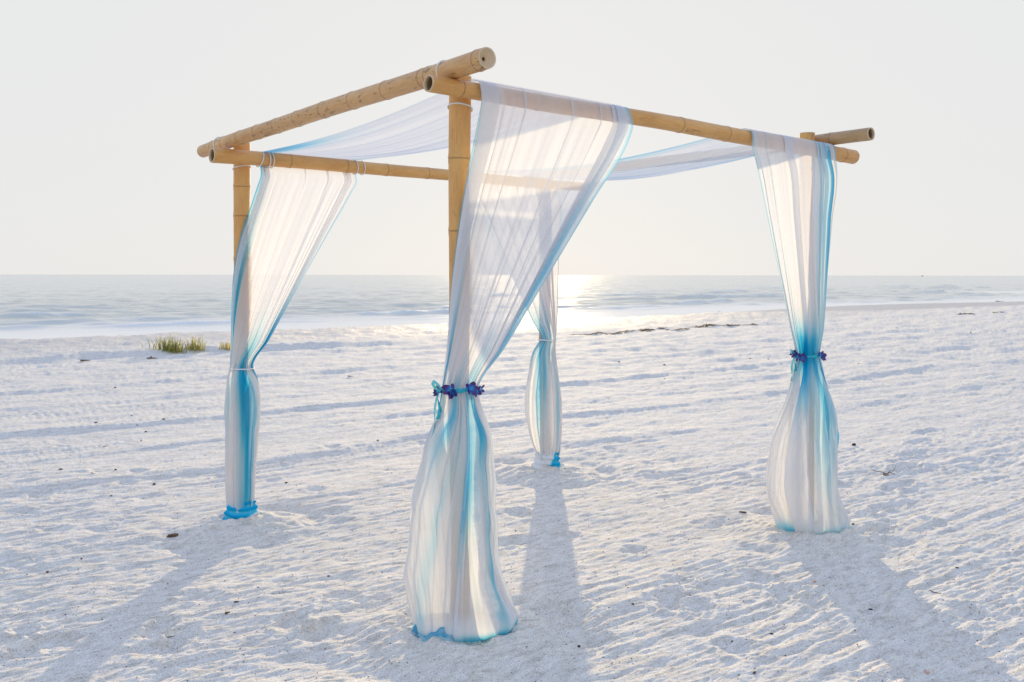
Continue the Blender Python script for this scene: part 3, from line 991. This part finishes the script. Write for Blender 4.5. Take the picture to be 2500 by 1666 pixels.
def trailing_hem(cur, c, a0, a1, r0, wid, seed):
    na, nr = 60, 10
    P = np.zeros((nr, na, 3)); dy = np.zeros((nr, na))
    for i in range(na):
        f = i / (na - 1)
        a = R(a0 + (a1 - a0) * f)
        w = wid * math.sin(math.pi * f) ** .7 * (1 + .35 * math.sin(7 * f + seed) + .2 * math.sin(17 * f))
        for k in range(nr):
            g = k / (nr - 1)
            rr = r0 - .02 + (w + .02) * g
            P[k, i] = (c[0] + rr * math.sin(a) * 1.05, c[1] - rr * math.cos(a), 0)
            P[k, i, 2] = .008 + .020 * (1 - g) ** 2 + .007 * math.sin(15 * f + 9 * g + seed) + .004 * math.sin(34 * f - 5 * g)
            dy[k, i] = .95 - .55 * g + .15 * math.sin(13 * f)
    P[:, :, 2] += sand_h(P[:, :, 0], P[:, :, 1])
    return grid_obj('trailing_hem', P, M_VOILE, cur, {'packing': np.full((nr, na), .8), 'dye': np.clip(dy, 0, 1)})


trailing_hem(curtain_f, POST_F, -74, 2, .185, .050, 1.0)

# cloth spanning the roof
def canopy(label, s0, s1, e0, e1, seed, hems, sagv, width, streak):
    NU, NV = 150, 70
    u = np.linspace(0, 1, NU)
    rip = np.sin(2 * np.pi * 4 * u + seed) * .5 + np.sin(2 * np.pi * 9 * u + seed * 2) * .4 + np.sin(2 * np.pi * 17 * u + seed * 3) * .2
    P = np.zeros((NV, NU, 3)); dye = np.zeros((NV, NU))
    for j in range(NV):
        f = j / (NV - 1)
        a = np.array([lb_at(s0 + (s1 - s0) * k) for k in u]) + np.array((0, 0, R_LB + .006))
        b = np.array([fr_at(e0 + (e1 - e0) * k) for k in u]) + np.array((0, 0, R_FR + .010))
        row = a * (1 - f) + b * f
        sg = math.sin(math.pi * f)
        row[:, 2] -= sg * (sagv + .06 * np.sin(math.pi * u)) + sg * .009 * rip
        # the cloth is bunched where it is lashed down
        P[j] = row
        dye[j] = hems * (np.exp(-(u / .02) ** 2) + np.exp(-((1 - u) / .02) ** 2))
        for (u0, w, st, fc, fs) in streak:
            dye[j] += st * np.exp(-((u - u0) / w) ** 2) * math.exp(-((f - fc) / fs) ** 2)
    dist = np.linalg.norm(np.diff(P, axis=1), axis=2)
    dist = np.concatenate([dist, dist[:, -1:]], 1)
    dn = np.clip(width / (NU - 1) / np.maximum(dist, 1e-5), .8, 5)
    dn = .25 * dn + .75 * dn.mean(axis=1, keepdims=True)
    o = grid_obj('canopy_cloth', P, M_VOILE_THIN, attrs={'packing': dn, 'dye': np.clip(dye, 0, 1)})
    return tag(o, label, 'canopy', 'cloth strips over the arbour roof')


canopy('sheer white cloth strip over the left side of the roof, blue at the left corner', .08, .79, -.01, .935, .6, .10, .035, 1.9,
       [(.0, .10, .95, 0, .22), (.06, .05, .5, .1, .3), (.93, .03, .3, .1, .3)])
canopy('pale blue cloth strip over the right side of the roof, by the weathered beam', 1.79, 2.56, 1.942, 2.66, 2.2, .22, .075, 1.9,
       [(.0, .07, .35, .5, .5), (.5, .4, .05, .6, .5), (.95, .05, .3, .9, .3)])

# ------------------------------------------------------------------ flower garlands
def petal_mesh(name, ln, wd, curl):
    V, F, tip = [], [], []
    nl, nw = 7, 5
    for i in range(nl):
        f = i / (nl - 1)
        w = wd * max(.06, (1 - abs(2 * f ** .85 - 1.05) ** 2.6)) * .5
        for k in range(nw):
            g = k / (nw - 1) * 2 - 1
            V.append((ln * f, g * w, curl * ln * f * f - .25 * wd * (1 - g * g) * math.sin(math.pi * f) * .5))
            tip.append(f)
    for i in range(nl - 1):
        for k in range(nw - 1):
            a = i * nw + k
            F.append((a, a + 1, a + nw + 1, a + nw))
    me = bpy.data.meshes.new(name)
    me.from_pydata(V, [], F)
    me.polygons.foreach_set('use_smooth', [True] * len(me.polygons))
    at = me.attributes.new('tip', 'FLOAT', 'POINT'); at.data.foreach_set('value', tip)
    return me


PETALS = [petal_mesh('petal', .042, .034, .25), petal_mesh('petal', .038, .022, .1), petal_mesh('petal', .028, .020, .6)]
for i, me in enumerate(PETALS): me.materials.append(M_PETAL)
PINK = petal_mesh('petal', .026, .020, .2); PINK.materials.append(M_PETAL_PINK)


def orchid(parent, loc, facing, size, roll, rnd, pink=False, fsize=1.0):
    """Five petals and a lip round a small heart; facing is the way the bloom looks."""
    q = Vector(facing).to_track_quat('Z', 'Y').to_matrix().to_4x4()
    V, F = [], []
    for i in range(5):
        for k in range(8):
            a = 2 * math.pi * k / 8
            rr = (.0065, .0075, .006, .0045, .001)[i]
            V.append((rr * math.cos(a), rr * math.sin(a), (-.004, .001, .006, .010, .012)[i]))
    for i in range(4):
        for k in range(8):
            F.append((i * 8 + k, i * 8 + (k + 1) % 8, (i + 1) * 8 + (k + 1) % 8, (i + 1) * 8 + k))
    o = mesh_obj('orchid', V, F, M_PETAL, parent, attrs={'tip': [.1] * len(V)})
    o.matrix_local = Matrix.Translation(loc) @ q @ Matrix.Rotation(roll, 4, 'Z') @ Matrix.Scale(size * fsize, 4)
    for k in range(6):
        me = PETALS[0] if k in (1, 4) else (PETALS[2] if k == 5 else PETALS[1])
        if pink and k == 1: me = PINK
        p = bpy.data.objects.new('petal', me)
        COL.objects.link(p)
        p.parent = o
        a = k * 2 * math.pi / 5 + rnd.uniform(-.2, .2) if k < 5 else rnd.uniform(0, 6)
        p.matrix_local = Matrix.Rotation(a, 4, 'Z') @ Matrix.Rotation(-rnd.uniform(.05, .55), 4, 'Y') @ Matrix.Translation((.004, 0, .002 * k)) @ Matrix.Rotation(rnd.uniform(-.4, .4), 4, 'X')
    return o


def strip(name, pts, widths, mat, parent, wdir):
    P = np.zeros((len(pts), 4, 3))
    for i, p in enumerate(pts):
        wv = Vector(wdir[i]).normalized()
        for k in range(4):
            g = k / 3 * 2 - 1
            P[i, k] = Vector(p) + wv * (g * widths[i] * .5) + Vector((0, -.003 * (1 - g * g), 0))
    return grid_obj(name, P, mat, parent)


def garland(c, z, r, label, blooms, bow_dir, tail_len, seed, fsize):
    rnd = random.Random(seed)
    g = empty('flower_garland', (c[0], c[1], z))
    tag(g, label, 'garland', 'orchid garlands round the curtain waists')
    n = 48
    P = np.zeros((n, 5, 3))
    for i in range(n):
        a = 2 * math.pi * i / n
        rr = r + .003 * math.sin(5 * a + seed) + .002 * math.sin(11 * a)
        for k in range(5):
            f = k / 4 - .5
            P[i, k] = ((rr + .004 * (1 - 4 * f * f)) * math.sin(a), -(rr + .004 * (1 - 4 * f * f)) * math.cos(a), f * (.017 + .004 * math.sin(3 * a + seed)) + .004 * math.sin(2 * a))
    grid_obj('ribbon', np.swapaxes(P, 0, 1), M_RIBBON, g, closed=True)
    for (deg, dz, size, roll, pink) in blooms:
        a = R(deg)
        loc = Vector(((r + .012) * math.sin(a), -(r + .012) * math.cos(a), dz))
        f = Vector((math.sin(a) + rnd.uniform(-.3, .3), -math.cos(a) - .35, rnd.uniform(-.25, .35)))
        orchid(g, loc, f, size, roll, rnd, pink, fsize)
    # bow loop and hanging tails on the left side
    a = R(bow_dir)
    o = Vector(((r + .008) * math.sin(a), -(r + .008) * math.cos(a), 0))
    out = Vector((math.sin(a), -math.cos(a), 0))
    loop = []
    for i in range(13):
        tq = i / 12 * 2 * math.pi
        loop.append(o + out * (.022 * (1 - math.cos(tq))) + Vector((0, 0, .020 * (1 - math.cos(tq)) * .9 + .012 * math.sin(tq))))
    strip('ribbon_bow', loop, [.014 + .010 * math.sin(i / 12 * math.pi) for i in range(13)], M_RIBBON_PALE, g, [(.2, .9, .5)] * 13)
    for kk, (ln, sw) in enumerate(((tail_len, .035), (tail_len * .62, .005))):
        pts, wd = [], []
        for i in range(12):
            f = i / 11
            pts.append(o + out * (.008 + sw * f + .008 * math.sin(5 * f + kk)) + Vector((0, -.01 * kk, -ln * f)))
            wd.append((math.cos(2.2 * f + kk), -.5, .2 * math.sin(4 * f)))
        strip('ribbon_tail', pts, [.012 + .012 * (i / 11) ** 2 for i in range(12)], M_RIBBON_PALE if kk == 0 else M_RIBBON, g, wd)
    return g


garland(POST_F, 1.08, .083, 'orchid garland with turquoise ribbon round the nearest curtain at the centre front post',
        [(-72, -.012, .95, .4, False), (-20, .004, 1.25, 1.1, False), (-16, -.012, .8, 2.0, False), (33, .010, 1.15, 2.6, False), (52, -.004, .8, .7, False), (75, .0, .8, 2.2, True), (150, 0, 1, 1, False)], -66, .21, 2, .80)
garland(POST_R, 1.09, .077, 'orchid garland with a magenta petal and ribbon tail round the right post curtain',
        [(-74, .016, 1.1, .9, True), (-52, .0, 1.1, 1.9, False), (-36, -.006, 1.05, .2, False), (48, .006, 1.15, 1.3, False), (60, -.008, 1.1, 2.9, False), (170, 0, 1, 1, False)], -70, .155, 5, .74)

# ------------------------------------------------------------------ grass by the berm
def grass(px, py, wid, hgt, n, label, seed, dry):
    r_ = random.Random(seed)
    x, y, z = ground_at(px, py)
    V, F, hue = [], [], []
    for _ in range(n):
        bx = r_.gauss(0, wid * .20); by = r_.gauss(0, .06)
        z0 = -.01
        az = r_.uniform(0, 2 * math.pi)
        lean = r_.uniform(.05, .9) + abs(bx) / wid
        if r_.random() < .7: az = math.atan2(r_.gauss(0, .4), bx + r_.gauss(0, wid * .25))
        ln = hgt * r_.uniform(.5, 1.5)
        w = r_.uniform(.004, .009)
        hu = min(1, max(0, r_.gauss(dry, .25)))
        sx, sy = -math.sin(az), math.cos(az)
        base = len(V)
        N = 5
        for i in range(N + 1):
            f = i / N
            bend = lean * f ** 1.5
            rx = ln * f * math.sin(min(1.5, bend)) ; rz = ln * f * math.cos(min(1.5, bend))
            ww = w * (1 - f) ** .7 + .0012
            cxp = bx + rx * math.cos(az); cyp = by + rx * math.sin(az)
            V.append((cxp - sx * ww, cyp - sy * ww, z0 + rz)); V.append((cxp + sx * ww, cyp + sy * ww, z0 + rz))
            hue += [min(1, hu + .25 * (f > .7))] * 2
            if i:
                a = base + 2 * i - 2
                F.append((a, a + 1, a + 3, a + 2))
    dz = sand_zs([(x + v[0] * .3, y + v[1] * .3) for v in V]) - z
    V = [(v[0], v[1], v[2] + dd) for v, dd in zip(V, dz)]
    o = mesh_obj('grass_clump', V, F, M_GRASS, attrs={'hue': hue})
    o.location = (x, y, z)
    tag(o, label, 'grass clump', 'beach grass clumps on the berm')


grass(415, 858, .84, .25, 210, 'widest and greenest clump of beach grass on the low sand berm at left', 1, .22)
grass(478, 856, .44, .23, 95, 'middle yellowish clump of beach grass right of the widest clump', 2, .5)
grass(551, 853, .34, .15, 60, 'smallest pale clump of beach grass just left of the left curtain', 3, .6)

# ------------------------------------------------------------------ flotsam on the sand
def place(o, px, py, lift=0.0, rz=0.0):
    x, y, z = ground_at(px, py)
    o.location = (x, y, z + lift)
    o.rotation_euler = (0, 0, rz)
    return o


def chunk_mesh(lx, ly, lz, seed, sub=2):
    bm = bmesh.new()
    bmesh.ops.create_icosphere(bm, subdivisions=sub, radius=.5)
    r_ = np.random.default_rng(seed)
    for v in bm.verts:
        c = v.co
        n = 1 + .28 * float(pnoise(np.array([c.x * 3 + seed]), np.array([c.y * 3 + c.z * 2.3]), 60)[0]) + r_.uniform(-.05, .05)
        e = .62
        v.co = Vector((math.copysign(abs(c.x * 2) ** e, c.x) * .5 * lx * n, math.copysign(abs(c.y * 2) ** e, c.y) * .5 * ly * n, math.copysign(abs(c.z * 2) ** e, c.z) * .5 * lz * n))
    V = [v.co.copy() for v in bm.verts]; F = [[w.index for w in f.verts] for f in bm.faces]
    bm.free()
    return V, F


def chunk(name, label, cat, px, py, lx, ly, lz, mat, rz, seed, group=None, smooth=False):
    V, F = chunk_mesh(lx, ly, lz, seed)
    o = mesh_obj(name, V, F, mat, smooth=smooth)
    place(o, px, py, lz * .32, rz)
    return tag(o, label, cat, group)


def twig_path(ln, bend, seed, n=8):
    r_ = random.Random(seed)
    pts = []
    for i in range(n):
        f = i / (n - 1) - .5
        pts.append(Vector((ln * f, bend * ln * (f * f * 4 - 1) + r_.uniform(-.02, .02) * ln, r_.uniform(-.01, .03) * ln)))
    return pts


def twig(name, label, cat, px, py, ln, r, mat, rz, bend, seed, group=None):
    V, F = tube_mesh(twig_path(ln, bend, seed), [r * (1.15 - .8 * i / 7) for i in range(8)], 7)
    o = mesh_obj(name, V, F, mat)
    place(o, px, py, r * .9, rz)
    return tag(o, label, cat, group)


chunk('bark_chip', 'thick brown bark chip lying left of the mound at the left post', 'bark', 423, 1312, .070, .030, .024, M_BARK, .45, 3)
twig('stick_stub', 'short black stick stub on the sand between the left and nearest curtains', 'stick', 557, 1500, .026, .0055, M_TWIG, .9, .05, 4)
twig('twig', 'thin dark twig lying in the left post shadow near the bottom edge', 'twig', 415, 1558, .045, .0024, M_TWIG, .5, .04, 5)
chunk('pebble', 'round black pebble on the sand right of the right post curtain', 'pebble', 2085, 1087, .036, .030, .026, M_BLACK, .2, 6, smooth=True)
chunk('sea_bean', 'oval black sea bean in front of the nearest curtain, to its right', 'seed', 1414, 1580, .019, .011, .010, M_BLACK, 1.0, 7, smooth=True)
twig('twig', 'curved dark twig at the right edge of the right post shadow', 'twig', 2295, 1447, .095, .0022, M_TWIG, -.55, .16, 8)
chunk('driftwood_chip', 'dark driftwood chip on the sand left of the right post foot', 'driftwood', 1813, 1252, .050, .018, .012, M_TWIG, -.35, 9)
chunk('driftwood_chip', 'small black wood chip just right of the right post foot', 'driftwood', 2083, 1280, .022, .010, .009, M_BLACK, .1, 10)
twig('driftwood_stick', 'grey brown driftwood stick lying below the berm left of the grass', 'driftwood', 209, 884, .17, .016, M_BARK, .25, .05, 11)
chunk('orange_shell', 'tiny orange shell beside the right post shadow', 'shell', 1990, 1421, .014, .009, .008, M_SHELL_ORANGE, .3, 12, smooth=True)
chunk('pink_shell', 'pink shell half sunk in the right post shadow near the bottom edge', 'shell', 2263, 1642, .024, .015, .010, M_SHELL_PINK, .2, 13, smooth=True)
chunk('pale_shell', 'pale round shell sunk in the shaded dip in front of the right post', 'shell', 1749, 1450, .024, .020, .014, M_SHELL_WHITE, .2, 14, smooth=True)
chunk('brown_shell', 'reddish brown shell fragment at the far right of the raked foreground', 'shell', 2370, 1483, .014, .009, .008, M_SHELL_PINK, .9, 15, smooth=True)
twig('tan_twig', 'tan twig on the open sand at far left, midway to the berm', 'twig', 259, 1092, .05, .004, M_TANTWIG, .9, .03, 16)
twig('tan_twig', 'longer tan twig beside the dark hollows at far left', 'twig', 228, 1158, .05, .0035, M_TANTWIG, -.6, .04, 17)
twig('stick', 'dark stick on the sand between the left post and the nearest curtain, below the shoreline', 'stick', 857, 921, .10, .008, M_TWIG, -.3, .08, 18)
chunk('dark_chip', 'dark wood chip on raked sand at the bottom, left of the right post shadow', 'driftwood', 1788, 1567, .012, .007, .007, M_BARK, 1.1, 19)

# seaweed sprig with two long arms, right of the right post
x, y, z = ground_at(2163, 1160)
sp = empty('seaweed_sprig', (x, y, z))
tag(sp, 'dried seaweed sprig with two long bare stems, right of the right post curtain', 'seaweed')
V, F = chunk_mesh(.045, .03, .022, 31)
mesh_obj('holdfast', [v + Vector((0, 0, .006)) for v in V], F, M_WEED, sp)
for pts in ([(0, 0, .012), (-.02, .02, .022), (-.05, .05, .02), (-.072, .065, .024), (-.085, .09, .03)],
            [(.015, 0, .01), (.04, .03, .022), (.065, .07, .022), (.09, .075, .018), (.12, .12, .03), (.15, .17, .05)],
            [(.02, .01, .01), (.045, .03, .015), (.075, .0, .008)]):
    V, F = tube_mesh(pts, [.0032, .0028, .0024, .0022, .0018, .0014][:len(pts)], 6)
    mesh_obj('stem', V, F, M_TWIG, sp)


# clumps of the wrack line
def wrack(px, py, ln, hgt, n, mat, label, seed, group='seaweed clumps along the wrack line'):
    r_ = random.Random(seed)
    x, y, z = ground_at(px, py)
    V, F = tube_mesh([(ln * (i / 8 - .5) * .9, r_.uniform(-.03, .03), .008 + .01 * r_.random()) for i in range(9)], .005, 5)
    F = [tuple(q_) for q_ in F]
    for _ in range(n):
        a0 = r_.gauss(0, ln * .26); b0 = r_.gauss(0, .03)
        az = r_.gauss(0, .5) + (0 if r_.random() < .5 else math.pi)
        L_ = min(ln * .5, r_.uniform(.08, .22))
        pts = []
        for i in range(5):
            f = i / 4
            pts.append((a0 + L_ * f * math.cos(az), b0 + L_ * f * math.sin(az), .006 + hgt * .65 * r_.uniform(.0, 1) * math.exp(-(a0 / (ln * .35)) ** 2)))
        v, f_ = tube_mesh(pts, r_.uniform(.005, .011), 5)
        k = len(V)
        V += v; F += [tuple(i + k for i in q_) for q_ in f_]
    V = [(v[0] * AX + v[1] * BX, v[0] * AY + v[1] * BY, v[2]) for v in V]
    dz = sand_zs([(x + v[0], y + v[1]) for v in V]) - z
    V = [(v[0], v[1], v[2] + dd) for v, dd in zip(V, dz)]
    o = mesh_obj('seaweed_clump', V, F, mat)
    o.location = (x, y, z)
    return tag(o, label, 'seaweed', group)


wrack(1720, 799, 1.1, .13, 46, M_WEED, 'tallest dark clump of the wrack line, near its right end', 1)
wrack(1783, 796, .9, .06, 30, M_WEED, 'low dark clump just right of the tallest wrack clump', 2)
wrack(1578, 807, 1.0, .06, 34, M_WEED, 'long flat dark clump in the middle of the wrack line', 3)
wrack(1665, 804, .9, .04, 24, M_WEED_GOLD, 'golden brown clump between the long flat and the tallest wrack clumps', 4)
wrack(1515, 813, 1.0, .05, 30, M_WEED_GOLD, 'golden spiky clump left of the long flat wrack clump', 5)
wrack(1837, 794, .35, .05, 12, M_WEED, 'small dark clump that ends the wrack line at right', 6)
wrack(1445, 817, 1.6, .015, 24, M_WEED_GOLD, 'thin golden thread of weed that begins the wrack line at left', 7)
wrack(1617, 802, .5, .02, 10, M_WEED, 'thin scrap of weed on the sea side of the long flat wrack clump', 8)
wrack(2352, 767, .9, .07, 22, M_WEED, 'left one of the two dark weed clumps at far right below the wet sand', 9)
wrack(2370, 766, .7, .05, 16, M_WEED, 'right one of the two dark weed clumps at far right below the wet sand', 10)
wrack(2429, 763, .5, .04, 10, M_WEED_GOLD, 'brown weed scrap right of the two dark clumps at far right', 11)
wrack(2443, 762, .4, .04, 10, M_WEED_GOLD, 'last brown weed scrap of the row at far right', 12)
wrack(367, 878, .15, .05, 9, M_WEED, 'dark red weed scrap in the berm shadow below the widest grass clump', 13, None)
twig('driftwood_stick', 'bent driftwood stick at the water edge at far right', 'driftwood', 2443, 735, .9, .05, M_BARK, .2, .12, 32)
twig('driftwood_stick', 'small dark stick standing out at the wet sand right of the centre', 'driftwood', 1753, 760, .22, .03, M_BARK, 2.2, .2, 33)

# tiny scraps, alike in look
SCR = [(322, 1017), (400, 1026), (235, 1034), (335, 1040), (282, 949), (149, 1148), (283, 1149), (345, 1078), (357, 1056), (377, 1184), (1832, 876), (1876, 877), (1512, 884), (1622, 891),
       (1623, 925), (2097, 888), (2190, 800), (2370, 811), (1884, 1548), (1843, 1643), (2127, 1488), (2337, 1386), (200, 1366), (117, 1399), (804, 1408), (578, 1472), (272, 1213), (923, 1077), (700, 1180), (1546, 1476), (1260, 1297)]
rs = random.Random(9)
SMESH = []
for k in range(4):
    V, F = chunk_mesh(.024, .011, .009, 70 + k, 1)
    o = mesh_obj('wood_scrap', V, F, M_TWIG if k % 2 else M_BLACK, smooth=False)
    SMESH.append(o.data)
    bpy.data.objects.remove(o)
for i, (px, py) in enumerate(SCR):
    o = bpy.data.objects.new('wood_scrap', SMESH[i % 4])
    COL.objects.link(o)
    place(o, px, py, .002, rs.uniform(0, 3))
    k = rs.uniform(.8, 1.2) * (1 if py > 1200 else 1.5 if py > 950 else 2.4)
    o.scale = (k, k, k)
    tag(o, 'tiny dark wood scrap lying loose on the pale sand', 'wood scrap', 'tiny dark wood scraps dotted over the sand')

# shell grit too fine to count
N = 9000
yy = 1 / rng.uniform(1 / 14.0, 1 / 2.6, N)
xx = rng.uniform(-.75, .75, N) * yy
zz = sand_h(xx, yy)
for mat, nm, sl in ((M_TWIG, 'dark_grit', slice(0, 2400)), (M_SHELL_PINK, 'rosy_grit', slice(2400, 4600)), (M_SHELL_WHITE, 'shell_grit', slice(4600, N))):
    V, F = [], []
    for x, y, z in zip(xx[sl], yy[sl], zz[sl]):
        s = rs.uniform(.0018, .0048) * (1 + .06 * y)
        a = rs.uniform(0, 6.28); e = rs.uniform(.35, .9)
        ca_, sa_ = math.cos(a) * s, math.sin(a) * s
        k = len(V)
        V += [(x + ca_, y + sa_, z), (x - sa_ * e, y + ca_ * e, z), (x - ca_, y - sa_, z), (x + sa_ * e, y - ca_ * e, z), (x, y, z + s * .8)]
        F += [(k, k + 1, k + 4), (k + 1, k + 2, k + 4), (k + 2, k + 3, k + 4), (k + 3, k, k + 4)]
    o = mesh_obj(nm, V, F, mat, smooth=False)
    tag(o, kind='stuff')

# ------------------------------------------------------------------ far boat
bt = empty('boat', (1002 / FOC * 2600, 2600, SEA_Z))
tag(bt, 'tiny dark motor boat on the horizon at right', 'boat')
V = []
for (xx_, w, zt, zb) in ((-3.2, .9, .9, 0), (-1, 1.1, .9, -.1), (1.5, .9, 1.0, 0), (3.4, .05, 1.3, .5)):
    V += [(xx_, -w, zt), (xx_, w, zt), (xx_, w * .6, zb), (xx_, -w * .6, zb)]
F = [(0, 1, 2, 3)]
for i in range(3):
    for k in range(4):
        F.append((i * 4 + k, i * 4 + (k + 1) % 4, i * 4 + 4 + (k + 1) % 4, i * 4 + 4 + k))
F.append((12, 15, 14, 13))
mesh_obj('hull', V, F, M_BOAT, bt, smooth=False)
V = [(-1.6, -.8, .9), (.9, -.8, .95), (.9, .8, .95), (-1.6, .8, .9), (-1.5, -.7, 2.2), (.3, -.7, 2.2), (.3, .7, 2.2), (-1.5, .7, 2.2)]
F = [(0, 1, 5, 4), (1, 2, 6, 5), (2, 3, 7, 6), (3, 0, 4, 7), (4, 5, 6, 7)]
mesh_obj('cabin', V, F, M_BOAT, bt, smooth=False)
